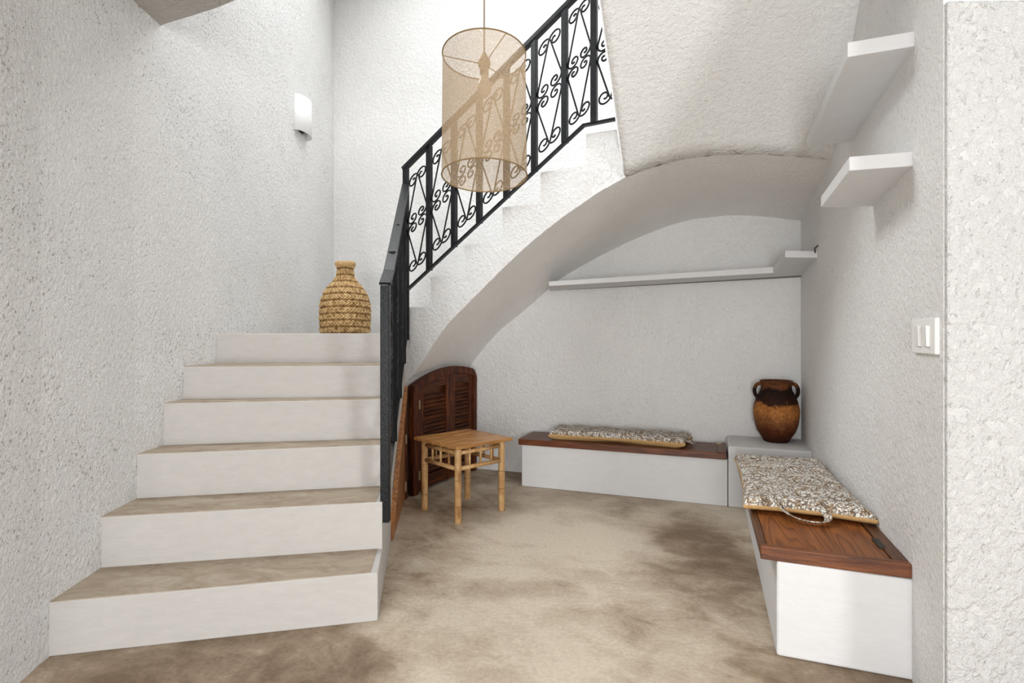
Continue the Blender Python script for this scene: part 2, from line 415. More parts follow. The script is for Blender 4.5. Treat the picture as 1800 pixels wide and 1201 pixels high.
back.append(back[-1] + Vector((.06, -.01, -.005)))
def resample(pts, n):
    L = [0]
    for a, b in zip(pts, pts[1:]): L.append(L[-1] + (b - a).length)
    out = []
    for i in range(n):
        s_ = L[-1] * i / (n - 1); k = 0
        while k < len(L) - 2 and L[k + 1] < s_: k += 1
        u = (s_ - L[k]) / max(1e-9, L[k + 1] - L[k]); out.append(pts[k].lerp(pts[k + 1], u))
    return out
def smooth(pts, it=2):
    for _ in range(it):
        pts = [pts[0]] + [(pts[i - 1] + pts[i] * 2 + pts[i + 1]) / 4 for i in range(1, len(pts) - 1)] + [pts[-1]]
    return pts
nA = 96
fr = resample(front + lean_lo[1:], nA); bk = resample(back, nA)
for i in range(2, nA - 1):
    j = noise.noise(Vector((i * .9, 3.1, 0))) * .006; fr[i].z += j
vm = MB(); nB = 12; vs = []
for i in range(nA):
    for j in range(nB + 1):
        u = j / nB; p = fr[i].lerp(bk[i], u); p.z += .012 * math.sin(math.pi * u) * min(1, i / 18)
        vs.append(p)
fs = [(i * (nB + 1) + j, i * (nB + 1) + j + 1, (i + 1) * (nB + 1) + j + 1, (i + 1) * (nB + 1) + j) for i in range(nA - 1) for j in range(nB)]
vm.add(vs, fs, True)
vault = struct('ceiling_vault', vm, M['wall_vault'])

# ---------------------------------------------------------------- staircase
stair = thing('staircase', 'white plastered staircase with brown cement treads turning up over the vaulted nook', 'staircase', (-1.1, 2.1, 0))
LV = [0, .186, .387, .582, .781, .946, 1.112]
# riser lines: plan points at the left wall and at the right side of the flight
rl = [((-1.70, 1.872), (sidex(2.137), 2.137)), ((-1.70, 2.162), (sidex(2.376), 2.376)), ((-1.72, 2.402), (sidex(2.627), 2.627)),
      ((-1.72, 2.592), (sidex(2.785), 2.785)), ((-1.72, 2.745), (sidex(2.87), 2.87)), ((-1.72, 3.03), (sidex(3.10), 3.10))]
for k in range(5):
    (a, b), (a2, b2) = rl[k], rl[k + 1]
    st = part('step', MB().prism([a, b, b2, a2], 0, LV[k + 1]), M['riser'], stair, bevel=.004)
    # thin cement tread laid on the step, stopping short of the white rim
    ins = .028; 
    bi = (b[0] - ins, b[1] - ins * .2 + .004); b2i = (b2[0] - ins * .7, b2[1] + .0)
    part('tread', MB().prism([(a[0], a[1] + .002), bi, b2i, a2], LV[k + 1] - .004, LV[k + 1] + .0025), M['tread'], st)
landing = part('landing', MB().prism([rl[5][0], rl[5][1], (sidex(3.4), 3.4), D0, (D1[0] - .005, D1[1]), (-.37, backy(-.37)), (-1.72, backy(-1.72))], [0, 0, 0, 0, 0, 0, 0], [LV[6]] * 7), M['riser'], stair, bevel=.004)
# upper flight
upx = [713, 757, 817, 883, 950, 1030, 1100]
uy = [540, 485, 428, 361, 297, 229]
bounds = [Vector((F0[0], F0[1], 0))] + [on_line(px, F0, F1) for px in upx[1:]]
lev = []
for k in range(6):
    m_ = (bounds[k] + bounds[k + 1]) / 2; lev.append(zat(uy[k], m_.y))
bw = [Vector((-.62, 0, 0)), Vector((-.22, 0, 0)), Vector((.05, 0, 0)), Vector((.32, 0, 0)), Vector((.60, 0, 0)), Vector((.88, 0, 0)), Vector((1.15, 0, 0))]
for b_ in bw: b_.y = backy(b_.x)
def arch_z(x):
    for a, b in zip(fr, fr[1:]):
        if a.x <= x <= b.x: return a.z + (b.z - a.z) * (x - a.x) / max(1e-9, b.x - a.x)
    return fr[-1].z
fm = MB(); prev = LV[6] - .04
for k in range(6):
    a, b = bounds[k], bounds[k + 1]
    if k == 5: b = Vector((.72, 3.034, 0))
    lo = (prev if k else LV[6] - .0) - .0
    za = max(lo, lev[k] - .2, arch_z(a.x) + .03); zb_k = max(lo, lev[k] - .2, arch_z(b.x) + .03)
    botz = [za, zb_k] + [lev[k] - .12] * (2 if k < 5 else 3)
    st = part('step', MB().prism([(a.x, a.y), (b.x, b.y), (bw[k + 1].x, bw[k + 1].y), (bw[k].x, bw[k].y)] if k < 5 else [(a.x, a.y), (b.x, b.y), (1.68, 2.93), (1.97, backy(1.97)), (bw[k].x, bw[k].y)], botz, [lev[k]] * (4 if k < 5 else 5)), M['wall'], stair)
    n_ = 10
    for i in range(n_):
        p, q = a.lerp(b, i / n_), a.lerp(b, (i + 1) / n_)
        vs = [(p.x, p.y, arch_z(p.x)), (q.x, q.y, arch_z(q.x)), (q.x, q.y, za + (zb_k - za) * (i + 1) / n_), (p.x, p.y, za + (zb_k - za) * i / n_)]
        fm.add(vs, [(0, 1, 2, 3)])
    prev = lev[k]
part('side_wall', fm, M['wall'], stair)

# leaning plastered wall above the arch
ln = MB(); lo = resample(lean_lo, 30)
for i in range(1, 29): lo[i].z += noise.noise(Vector((i * .9, 7.1, 0))) * .006
t0 = Vector((.385, 2.372, 2.52)) - lo[0]; t1 = Vector((RW(2.36) + .03, 2.36, 2.52)) - lo[-1]
nv = 14; vs = []
for i in range(30):
    u = i / 29; dv = t0.lerp(t1, u)
    dl = 1.0 + (.25) / .55
    for j in range(nv + 1): vs.append(lo[i] + dv * (dl * j / nv))
    vs.append(Vector((vs[-1].x, vs[-1].y, TOP)))
st_ = nv + 2
fs = [(i * st_ + j, (i + 1) * st_ + j, (i + 1) * st_ + j + 1, i * st_ + j + 1) for i in range(29) for j in range(nv + 1)]
ln.add(vs, fs, True)
lean = struct('wall_stairwell', ln, stucco('leaning_stucco', (.86, .85, .83), .8))
so = lean.modifiers.new('thick', 'SOLIDIFY'); so.thickness = .05; so.offset = -1

# ---------------------------------------------------------------- iron railing
RO = Vector((.49, -.87, 0)).normalized() * .022
rail = thing('stair_railing', 'black wrought iron stair railing with scrollwork panels climbing both flights', 'railing', (-.56, 2.40, .30))
def rp(px):
    p = on_line(px, F0, F1) + RO; return p
ppx = [711, 752.5, 796, 840, 887.5, 936, 989, 1040]
posts = [rp(px) for px in ppx]
posts[0] = Vector((-.722, 3.775, 0))
extra = rp(1098); posts_all = posts + [extra]
def lz(px, a, b): return a[1] + (b[1] - a[1]) * (px - a[0]) / (b[0] - a[0])
def rail_y_top(px): return lz(px, (708, 300), (1004, 0))
def rail_y_bot(px): return lz(px, (716, 509), (1022, 221.5)) if px < 1022 else lz(px, (1022, 221.5), (1087, 208.5))
zt = [zat(rail_y_top(px), p.y) for px, p in zip(ppx, posts)]
zb = [zat(rail_y_bot(px), p.y) for px, p in zip(ppx, posts)]
# straighten the run
def lin(vals, ps):
    n = len(ps); xs = [(p - ps[0]).length for p in ps]; mx = sum(xs) / n; my = sum(vals) / n
    k = sum((x - mx) * (v - my) for x, v in zip(xs, vals)) / sum((x - mx) ** 2 for x in xs)
    return [my + k * (x - mx) for x in xs], k
ztl, kt = lin(zt, posts); zbl, kb = lin(zb[:7], posts[:7])
udir = (posts[7] - posts[0]).normalized(); s_tot = (posts[7] - posts[0]).length
kinkp = rp(1022); zk = zbl[0] + kb * (kinkp - posts[0]).length
zend = zat(208.5, extra.y); zb7 = zk + (zend - zk) * (posts[7] - kinkp).length / (extra - kinkp).length
zbl = zbl + [zb7]
def P3(p, z): return Vector((p.x, p.y, z))
PW = .034
def post(p, z0, z1, par=rail):
    ang = udir; n_ = Vector((-udir.y, udir.x, 0))
    return part('post', MB().frame(P3(p, 0), ang, n_, (0, 0, 1), -PW / 2, PW / 2, -PW / 2, PW / 2, z0, z1), M['iron'], par, bevel=.002, seg=1)
for i, p in enumerate(posts):
    z0 = 1.07 if i == 0 else zbl[i]
    post(p, z0, ztl[i])
hr_end = posts[7] + udir * .30
part('handrail', MB().bar(P3(posts[0] - udir * .02, ztl[0] + .004 - kt * .02), P3(hr_end, ztl[0] + kt * (s_tot + .30) + .004), .040, .028), M['iron'], rail, bevel=.003, seg=1)
part('bottom_rail', MB().bar(P3(posts[0], zbl[0]), P3(kinkp, zk), .026, .014), M['iron'], rail)
part('bottom_rail', MB().bar(P3(kinkp - udir * .004, zk), P3(extra + udir * .12, zend + .01), .026, .014), M['iron'], rail)
br = on_line(1090.5, F0, F1) + RO * .7
part('wall_fixing', MB().frame(P3(br, 0), udir, (-udir.y, udir.x, 0), (0, 0, 1), -.008, .010, -.01, .01, zat(257, br.y), zat(212, br.y)), M['iron'], rail)

def c_scroll(w_, h_):
    """one C scroll of the upper half of a panel; local (x, z), z=0 at mid height, top at z=h_"""
    pts = []; r1 = .262 * w_; r2 = .255 * w_; m = .02 * w_
    c1 = Vector((w_ - m - r1, h_ - r1)); c2 = Vector((m + r2, r2 * .92))
    dv = c2 - c1; de = math.degrees(math.atan2(-dv.x, -dv.y))
    for i in range(32):
        u = i / 31; th = R(-290 + (470 - de) * u); r = r1 * (.15 + .85 * u ** .75); pts.append((c1.x + r * math.cos(th), c1.y + r * math.sin(th)))
    th = R(180 - de); a = (c1.x + r1 * math.cos(th), c1.y + r1 * math.sin(th)); b = (c2.x + r2 * math.cos(th), c2.y + r2 * math.sin(th))
    for i in range(1, 6):
        u = i / 6; pts.append((a[0] + (b[0] - a[0]) * u, a[1] + (b[1] - a[1]) * u))
    for i in range(34):
        u = i / 33; th = R(180 - de + 500 * u); r = r2 * (1 - .86 * u ** .9); pts.append((c2.x + r * math.cos(th), c2.y + r * math.sin(th)))
    return pts
def panel(pa, pb, mid_a, mid_b, half, cut=None):
    d = pb - pa; L = d.length; d.normalize(); w_ = L - PW
    base = c_scroll(w_, half)
    for fx in (0, 1):
        for fz in (0, 1):
            path = []
            for x, z in base:
                if fx: x = w_ - x
                zz = -z if fz else z
                s_ = x + PW / 2
                q = pa + d * s_; path.append(Vector((q.x, q.y, mid_a + (mid_b - mid_a) * s_ / L + zz)))
            part('scroll', MB().tube(path, .0056, 6), M['iron'], rail)
for i in range(7):
    panel(posts[i], posts[i + 1], (ztl[i] + zbl[i]) / 2, (ztl[i + 1] + (zbl[i + 1] if i < 6 else zbl[6] + (ztl[7] - ztl[6]))) / 2, .325)
nx = posts[7] + udir * .19
panel(posts[7], nx, (ztl[7] + zbl[7]) / 2 - .03, (ztl[7] + zbl[7]) / 2 + .03, .30)
# lower flight, standing on the side of the steps
n0 = Vector((sidex(2.40) + .012, 2.40, 0)); n1 = posts[0].copy()
z0t, z1t = zat(499, 2.40), zat(322, 3.75); z0b, z1b = .40, 1.10
part('newel_post', MB().frame(P3(n0, 0), (1, 0, 0), (0, 1, 0), (0, 0, 1), -.019, .019, -.019, .019, .295, z0t - .008), M['iron'], rail, bevel=.002, seg=1)
ldir = (n1 - n0).normalized()
kpt = n0 + ldir * .16; kz = zat(477, kpt.y)
part('handrail', MB().bar(P3(n0 - ldir * .022, z0t - .002), P3(kpt, kz), .050, .012), M['iron'], rail, bevel=.002, seg=1)
part('handrail', MB().bar(P3(kpt, kz), P3(n1, z1t), .050, .012), M['iron'], rail, bevel=.002, seg=1)
part('bottom_rail', MB().bar(P3(n0, z0b), P3(n1, z1b), .024, .014), M['iron'], rail)
for i in range(4):
    a = n0.lerp(n1, i / 4); b = n0.lerp(n1, (i + 1) / 4)
    ta = z0t + (z1t - z0t) * i / 4; tb = z0t + (z1t - z0t) * (i + 1) / 4; ba = z0b + (z1b - z0b) * i / 4; bb = z0b + (z1b - z0b) * (i + 1) / 4
    if i: post(a, ba, ta - .01)
    panel(a, b, (ta + ba) / 2, (tb + bb) / 2, .36)

# ---------------------------------------------------------------- arched louvered cupboard door
O = Vector((-.712, 3.806, 0)); U = Vector((.4515, .8923, 0)).normalized(); Zv = Vector((0, 0, 1)); Nn = Vector((U.y, -U.x, 0))
LD = .845
def arc(u):  # underside of arch head outline (outer)
    k = u / LD; z = .745 + .12 * math.sin(math.pi * min(1, k * .78 + .02) ) ** .9
    if k > .93: z -= .05 * ((k - .93) / .07) ** 2
    return z
door = thing('door_1', 'dark brown arched louvered cupboard door under the stair vault', 'door', tuple(O)); door['kind'] = 'structure'
def L3(u, z, n): return O + U * u + Zv * z + Nn * n
# head: arched strip
us = [LD * i / 28 for i in range(29)]
head = [L3(u, arc(u), 0) for u in us] + [L3(u, arc(u) - .055, 0) for u in us[::-1]]
part('frame', MB().poly_ext(head, Nn * .05), M['door_v'], door, bevel=.003, seg=1)
def vstrip(u0, u1, n0_, n1_, name, mat, z0=0.0, drop=.05, par=door):
    pts = [L3(u0, z0, n0_), L3(u1, z0, n0_), L3(u1, arc(u1) - drop, n0_), L3(u0, arc(u0) - drop, n0_)]
    return part(name, MB().poly_ext(pts, Nn * (n1_ - n0_)), mat, par, bevel=.002, seg=1)
vstrip(0, .055, 0, .048, 'jamb', M['door_v']); vstrip(LD - .045, LD, 0, .048, 'jamb', M['door_v'])
vstrip(.05, LD - .04, .0, .004, 'backboard', M['door_h'], .03, .03)
def leaf(u0, u1, hinge):
    lf = vstrip(u0, u0 + .07, .008, .036, 'leaf', M['door_v'], .02, .055)
    part('stile', MB().poly_ext([L3(u1 - .05, .02, .008), L3(u1, .02, .008), L3(u1, arc(u1) - .055, .008), L3(u1 - .05, arc(u1 - .05) - .055, .008)], Nn * .028), M['door_v'], lf)
    part('bottom_panel', MB().frame(O, U, Zv, Nn, u0 + .07, u1 - .05, .02, .11, .008, .034), M['door_h'], lf)
    part('middle_panel', MB().frame(O, U, Zv, Nn, u0 + .07, u1 - .05, .34, .38, .008, .034), M['door_h'], lf)
    uu = [u0 + .07 + (u1 - u0 - .12) * i / 8 for i in range(9)]
    part('top_panel', MB().poly_ext([L3(u, arc(u) - .055, .008) for u in uu] + [L3(u, arc(u) - .125, .008) for u in uu[::-1]], Nn * .026), M['door_h'], lf)
    z = .125
    while z < .70:
        a, b = u0 + .068, u1 - .048
        if z < min(arc(a), arc(b)) - .135 and not (.325 < z < .375):
            part('slat', MB().add([L3(a, z, .030), L3(b, z, .030), L3(b, z + .022, .010), L3(a, z + .022, .010), L3(a, z + .007, .033), L3(b, z + .007, .033), L3(b, z + .028, .013), L3(a, z + .028, .013)],
                 [(0, 1, 2, 3), (4, 7, 6, 5), (0, 4, 5, 1), (2, 6, 7, 3), (1, 5, 6, 2), (0, 3, 7, 4)]), M['door_h'], lf)
        z += .029
    return lf
leaf(.058, .462, 0); leaf(.466, LD - .047, 1)
for z in (.62, .13):
    h = part('hinge', MB().frame(O, U, Zv, Nn, .052, .068, z - .03, z + .03, .036, .052), M['brass'], door)
# wooden panel closing the space under the lower flight
dr2 = thing('door_2', 'narrow orange-brown wooden hatch on the side of the lower steps', 'door', (sidex(3.3), 3.3, 0)); dr2['kind'] = 'structure'
a = Vector((sidex(2.97) + .001, 2.97, 0)); b = Vector((sidex(3.77) + .001, 3.77, 0)); u_ = (b - a).normalized(); n_ = Vector((u_.y, -u_.x, 0)); LL = (b - a).length
def q3(s_, z, n): return a + u_ * s_ + Zv * z + n_ * n
sl = (.755 - .155) / LL
part('board', MB().poly_ext([q3(0, .003, .0), q3(LL, .003, .0), q3(LL, .755, .0), q3(0, .155, .0)], n_ * .012), M['panel_wood'], dr2)
part('top_rail', MB().poly_ext([q3(0, .155, .010), q3(LL, .755, .010), q3(LL, .70, .010), q3(0, .10, .010)], n_ * .016), M['panel_wood'], dr2)
part('stile', MB().poly_ext([q3(LL - .06, .003, .010), q3(LL, .003, .010), q3(LL, .70, .010), q3(LL - .06, .655, .010)], n_ * .016), M['door_v'], dr2)
for s_, z in ((.66, .42), (.62, .12)):
    part('hinge', MB().frame(a, u_, Zv, n_, s_, s_ + .02, z - .03, z + .03, .024, .032), M['brass'], dr2)

# ---------------------------------------------------------------- benches
Bf0 = ground(917, 854.6); Bf1 = ground(1279, 891)
def bky(x, off=0): return backy(x) - off
b1 = thing('built_in_bench', 'long low white masonry bench along the back wall with dark wooden lid', 'bench', ((Bf0.x + Bf1.x) / 2, 4.0, 0))
part('base', MB().prism([(Bf0.x, Bf0.y), (Bf1.x, Bf1.y), (1.53, backy(1.53) - .0), (Bf0.x + .05, backy(Bf0.x + .05))], 0, .303), M['white'], b1, bevel=.006)
d1 = (Bf1 - Bf0).normalized(); nb = Vector((-d1.y, d1.x, 0))
A = Bf0 - d1 * .022 - nb * .014
LB = (Bf1 - Bf0).length + .014
def bd(z0, z1, u0, u1, v0, v1): return MB().frame(A, d1, nb, Zv, u0, u1, v0, v1, z0, z1)
lid = part('lid', bd(.303, .346, 0, LB, 0, .012), M['lid_back'], b1, bevel=.003)
part('lid_board', bd(.309, .345, .0, LB - .055, .012, .345), M['lid_back'], lid, bevel=.002)
part('lid_end_rail', bd(.309, .350, LB - .053, LB, .014, .345), M['lid_back'], lid, bevel=.002)
part('lid_hinge', bd(.348, .354, LB - .06, LB - .03, .30, .33), M['brass'], lid)

plp = [(Bf1.x + .0, Bf1.y - .004), (1.47, 3.565 - .03), (1.50, 3.50), (RW(3.34) - .0, 3.34), (1.985, backy(1.985)), (1.545, backy(1.545))]
pl0 = [(Bf1.x + .002, Bf1.y - .006), (RW(3.39), 3.39), (2.0, backy(2.0)), (1.53, backy(1.53))]
pl = part('corner_plinth', MB().prism(pl0, 0, .39), M['white'], None, (1.7, 3.6, 0), bevel=.008)
tag(pl, 'square white corner plinth between the two benches, carrying the jug', 'plinth')

R0 = ground(1365, 1153); R1 = ground(1606, 1198); Rf = ground(1306, 896)
b2 = thing('built_in_bench', 'near white masonry bench against the right wall with reddish brown hatch lid', 'bench', ((R0.x + R1.x) / 2 + .3, 2.7, 0))
dR = (Rf - R0).normalized()
part('base', MB().prism([(R0.x, R0.y), (R1.x + .03, R1.y - .01), (RW(3.37), 3.37), (Rf.x, Rf.y - .03)], 0, [.325, .322, .325, .325]), M['white'], b2, bevel=.008)
K0 = ground(1337, 960, .37); K1 = Vector((RW(1.765) + .0, 1.765, .37)); Kd = (K1 - K0); KL = Kd.length; Kd.normalize(); Kv = dR.copy()
KLen = 1.42
def kb(u0, u1, v0, v1, z0, z1):
    def q(u, v, z): p = K0 + Kd * u + Kv * v; return (p.x, p.y, z)
    return MB().add([q(u0, v0, z0), q(u1, v0, z0), q(u1, v1, z0), q(u0, v1, z0), q(u0, v0, z1), q(u1, v0, z1), q(u1, v1, z1), q(u0, v1, z1)],
        [(0, 3, 2, 1), (4, 5, 6, 7), (0, 1, 5, 4), (1, 2, 6, 5), (2, 3, 7, 6), (3, 0, 4, 7)])
lid2 = part('lid', kb(0, KL, 0, .03, .324, .371), M['lid_right'], b2, bevel=.004)
part('lid_side_rail', kb(0, .022, .031, KLen, .33, .366), M['lid_side'], lid2, bevel=.002)
part('lid_side_rail', kb(KL - .045, KL, .031, KLen, .33, .3705), M['lid_side'], lid2, bevel=.002)
part('lid_board', kb(.024, KL - .047, .033, KLen, .33, .366), M['lid_panel'], lid2, bevel=.0015)
part('lid_hinge', kb(KL - .056, KL - .036, .13, .22, .3665, .373), M['cable'], lid2)

# ---------------------------------------------------------------- cushions
def cushion(name, label, cn, zbase, thick, tufts, hang_side=None, seedv=0):
    """cn: four plan corners in order near-left, near-right, far-right, far-left"""
    cx = sum(c[0] for c in cn) / 4; cy = sum(c[1] for c in cn) / 4
    t_ = thing(name, label, 'cushion', (cx, cy, zbase), 'leaf print bench cushions')
    nu, nv_ = 64, 40
    c4 = [Vector((c[0], c[1], 0)) for c in cn]
    def q(u, v):
        a = c4[0].lerp(c4[1], u).lerp(c4[3].lerp(c4[2], u), v)
        # edges pulled in between the corners
        e_ = .02 * (math.sin(math.pi * u) * (1 if v < .5 else -1) * abs(2 * v - 1) ** 6)
        e2 = .016 * (math.sin(math.pi * v) * (1 if u < .5 else -1) * abs(2 * u - 1) ** 6)
        dv = (c4[3] - c4[0]).normalized(); du = (c4[1] - c4[0]).normalized()
        return a + dv * e_ + du * e2 + dv * .004 * noise.noise(Vector((u * 18, seedv, v * 3))) * abs(2 * v - 1) ** 8
    def prof(u, v):
        m_ = min(u, 1 - u, 1); m2 = min(v, 1 - v)
        lu = (c4[1] - c4[0]).length; lv = (c4[3] - c4[0]).length
        e_ = min(m_ * lu, 9); e2 = min(m2 * lv, 9); k = min(e_, e2)
        k = min(1, k / .07); h = math.sqrt(max(0, 1 - (1 - k) ** 2))
        return h
    zs = []; top = []; bot = []
    lu = (c4[1] - c4[0]).length; lv = (c4[3] - c4[0]).length
    for j in range(nv_ + 1):
        for i in range(nu + 1):
            u = (1 - math.cos(math.pi * i / nu)) / 2 * .5 + i / nu * .5; v = (1 - math.cos(math.pi * j / nv_)) / 2 * .5 + j / nv_ * .5
            p = q(u, v); h = prof(u, v)
            z = thick * h
            for (tu, tv) in tufts:
                dd = math.hypot((u - tu) * lu, (v - tv) * lv); z -= thick * .38 * math.exp(-(dd / .045) ** 2)
            z += .005 * noise.noise(Vector((p.x * 14, p.y * 14, seedv))) * h
            z += .003 * noise.noise(Vector((p.x * 40, p.y * 40, seedv))) * (1 - h)
            low = max(.002, thick * .30 * (1 - h) + .004 * noise.noise(Vector((u * 20, v * 20, 3))) * (1 - h))
            top.append((p.x, p.y, zbase + thick * .50 + z * .55)); bot.append((p.x, p.y, zbase + low))
    W = nu + 1
    fs = [(j * W + i, j * W + i + 1, (j + 1) * W + i + 1, (j + 1) * W + i) for j in range(nv_) for i in range(nu)]
    mt = MB(); mt.add(top, fs, True)
    # lining: side band and underside, bulging
    rim = [i for i in range(W)] + [j * W + nu for j in range(1, nv_ + 1)] + [nv_ * W + i for i in range(nu - 1, -1, -1)] + [j * W for j in range(nv_ - 1, 0, -1)]
    cc = Vector((cx, cy, 0)); vs = []; K = 6
    for lev_ in range(K + 1):
        u = lev_ / K
        for n_i, r_ in enumerate(rim):
            tp = Vector(top[r_]); bp = Vector(bot[r_]); p = tp.lerp(bp, u)
            out = Vector((tp.x - cx, tp.y - cy, 0)).normalized(); bul = .006 * math.sin(math.pi * u) * (1 + .7 * noise.noise(Vector((n_i * .55, seedv, 0)))) - .05 * (u ** 3)
            p += out * bul; p.z = tp.z + (zbase + .0015 - tp.z) * u
            vs.append(p)
    n = len(rim); fs2 = []
    for l in range(K):
        for i in range(n): fs2.append((l * n + i, (l + 1) * n + i, (l + 1) * n + (i + 1) % n, l * n + (i + 1) % n))
    fs2.append(tuple(K * n + i for i in range(n)))
    ml = MB(); ml.add(vs, fs2, True)
    part('printed_top', mt, M['print'], t_); part('lining', ml, M['mustard'], t_)
    return t_, q
tf = [(u, v) for u in (.2, .5, .8) for v in (.14, .38, .62, .86)]
c2, q2 = cushion('bench_cushion', 'leaf-printed cushion with fabric handle on the near right bench', [ground(1307, 894, .385).xy, (1.385, 2.10), (RW(3.04) - .02, 3.04), (1.272, 3.17)], .371, .062, tf, seedv=2.2)
# fabric handle loop lying on the lid
def ribbon(path, w_, nrm=None):
    mb = MB(); vs = []; path = [Vector(p) for p in path]
    for i, p in enumerate(path):
        d = (path[min(i + 1, len(path) - 1)] - path[max(i - 1, 0)]).normalized(); s_ = d.cross(Vector((0, 0, 1))).normalized()
        tilt = Vector((0, 0, 1)) * .4 + s_ * .9
        vs += [p - tilt.normalized() * w_ / 2, p + tilt.normalized() * w_ / 2]
    mb.add(vs, [(2 * i, 2 * i + 2, 2 * i + 3, 2 * i + 1) for i in range(len(path) - 1)], True)
    return mb
def loop(a, b, out, sag, z0, z1, w_=.024):
    pts = []
    for i in range(25):
        t = i / 24; p = a.lerp(b, t) + out * sag * (math.sin(math.pi * t) ** .7); z = z0 + (z1 - z0) * (math.sin(math.pi * t) ** .5); pts.append((p.x, p.y, z))
    return pts
na = q2(.27, .02); nb_ = q2(.60, .02); hp = []
for i in range(33):
    t = i / 32; k = math.sin(math.pi * t); p = na.lerp(nb_, .5 - .5 * math.cos(math.pi * t) * (1 + .12 * k)) + Vector((.08, -1, 0)).normalized() * .105 * k ** .65
    hp.append((p.x, p.y, .424 - .046 * k ** .5))
hd = part('handle', ribbon(hp, .028), M['print'], c2); sd = hd.modifiers.new('thick', 'SOLIDIFY'); sd.thickness = .004
tl = [(u, v) for u in (.1, .3, .5, .7, .9) for v in (.3, .7)]
ln0 = ground(964, 771, .352); ln1 = ground(1204, 788, .352)
dd = (ln1 - ln0).normalized(); nn_ = Vector((-dd.y, dd.x, 0))
c1, q1 = cushion('bench_cushion', 'leaf-printed cushion on the back bench below the long wall shelf', [ln0.xy, ln1.xy, (ln1 + nn_ * .285 + dd * .03).xy, (ln0 + nn_ * .285 - dd * .02).xy], .3465, .074, tl, seedv=5.5)
ra = q1(1, .30); rb = q1(1, .62)
hp = loop(Vector(ra), Vector(rb), dd, .05, .39, .358)
hd = part('handle', ribbon(hp, .02), M['print'], c1); sd = hd.modifiers.new('thick', 'SOLIDIFY'); sd.thickness = .004

# ---------------------------------------------------------------- jug
JC = ground(1364.5, 776, .39); JC = Vector((JC.x, JC.y, .391))
jug = thing('terracotta_jug', 'smoke-blackened terracotta jug with two small handles on the corner plinth', 'jug', tuple(JC))
s_ = .41 / .885
prof = [(.001, .004), (.074, 0), (.080, .006), (.092, .03), (.118, .07), (.134, .12), (.1425, .175), (.1425, .215), (.135, .255), (.124, .29), (.112, .315), (.102, .335), (.095, .355), (.094, .382), (.097, .390), (.101, .396), (.101, .406), (.095, .409), (.087, .405), (.084, .36), (.11, .27), (.12, .2), (.08, .03), (.001, .02)]
part('body', MB().lathe(JC, [(r * 1.0, z) for r, z in prof], 64), terracotta(JC.z, JC.z + .41), jug)
for sgn in (-1, 1):
    pth = []
    for i in range(15):
        t = i / 14; a = R(95 - 200 * t)
        x = .103 + .030 * math.cos(a) * (1.15); z = .338 + .048 * math.sin(a) 
        if t == 0: x = .090
        if t == 1: x = .104; z = .288
        pth.append((JC.x + sgn * x * .975, JC.y - x * .2 * sgn, JC.z + z))
    part('handle', MB().tube(pth, [.012] * 15, 10), terracotta(JC.z, JC.z + .41), jug)

# ---------------------------------------------------------------- woven straw bottle on the landing
SC = Vector(((607 - 900) / F * 3.95, 3.95, LV[6] + .001))
bt = thing('straw_bottle', 'braided straw covered bottle vase with narrow neck on the stair landing', 'vase', tuple(SC))
sp = [(.001, 0), (.168, 0), (.174, .02), (.178, .08), (.179, .16), (.175, .215), (.160, .27), (.136, .315), (.108, .35), (.082, .378), (.067, .405), (.061, .43), (.059, .455), (.062, .472), (.068, .48), (.07, .495), (.066, .507), (.054, .507), (.04, .50)]
def spl(z):
    for (r0, z0), (r1, z1) in zip(sp[1:], sp[2:]):
        if z0 <= z <= z1 and z1 > z0: return r0 + (r1 - r0) * (z - z0) / (z1 - z0)
    return .05
rows = 190; seg = 320; vs = []; att = []
rm = [(.165, 0)]
tot = .505
for i in range(rows + 1):
    z = tot * i / rows
    zs_ = [spl(min(.505, max(0, z + k * .008))) for k in (-1, 0, 1)]; rr = sum(zs_) / 3
    for j in range(seg):
        a = 2 * math.pi * j / seg; arcl = a * .17
        zz = z + .004 * math.sin(a * 2 + 1)
        band = (zz / .046); fb = band - math.floor(band); row = math.floor(band)
        ridge = math.sin(math.pi * fb) ** .6
        ch = abs(fb - .5) * 2            # herringbone: strands lean away from the middle of each braid
        n_str = 44; ph = a * n_str / (2 * math.pi) + ch * 1.5 + row * .37
        strand = abs(math.sin(math.pi * ph)) ** 1.3
        val = ridge * (.22 + .78 * strand); 
        mid = 1 - .35 * math.exp(-((fb - .5) / .05) ** 2)
        val *= mid; val *= .8 + .75 * noise.noise(Vector((math.cos(a) * 9, math.sin(a) * 9, z * 45)))
        r = rr + .010 * val - .006
        vs.append((SC.x + r * math.cos(a), SC.y + r * math.sin(a), SC.z + z)); att.append(max(0, min(1, val)))
fs = [(i * seg + j, i * seg + (j + 1) % seg, (i + 1) * seg + (j + 1) % seg, (i + 1) * seg + j) for i in range(rows) for j in range(seg)]
mb = MB(); mb.add(vs, fs, True)
body = part('body', mb, M['straw'], bt)
at = body.data.attributes.new('weave', 'FLOAT', 'POINT'); at.data.foreach_set('value', att)
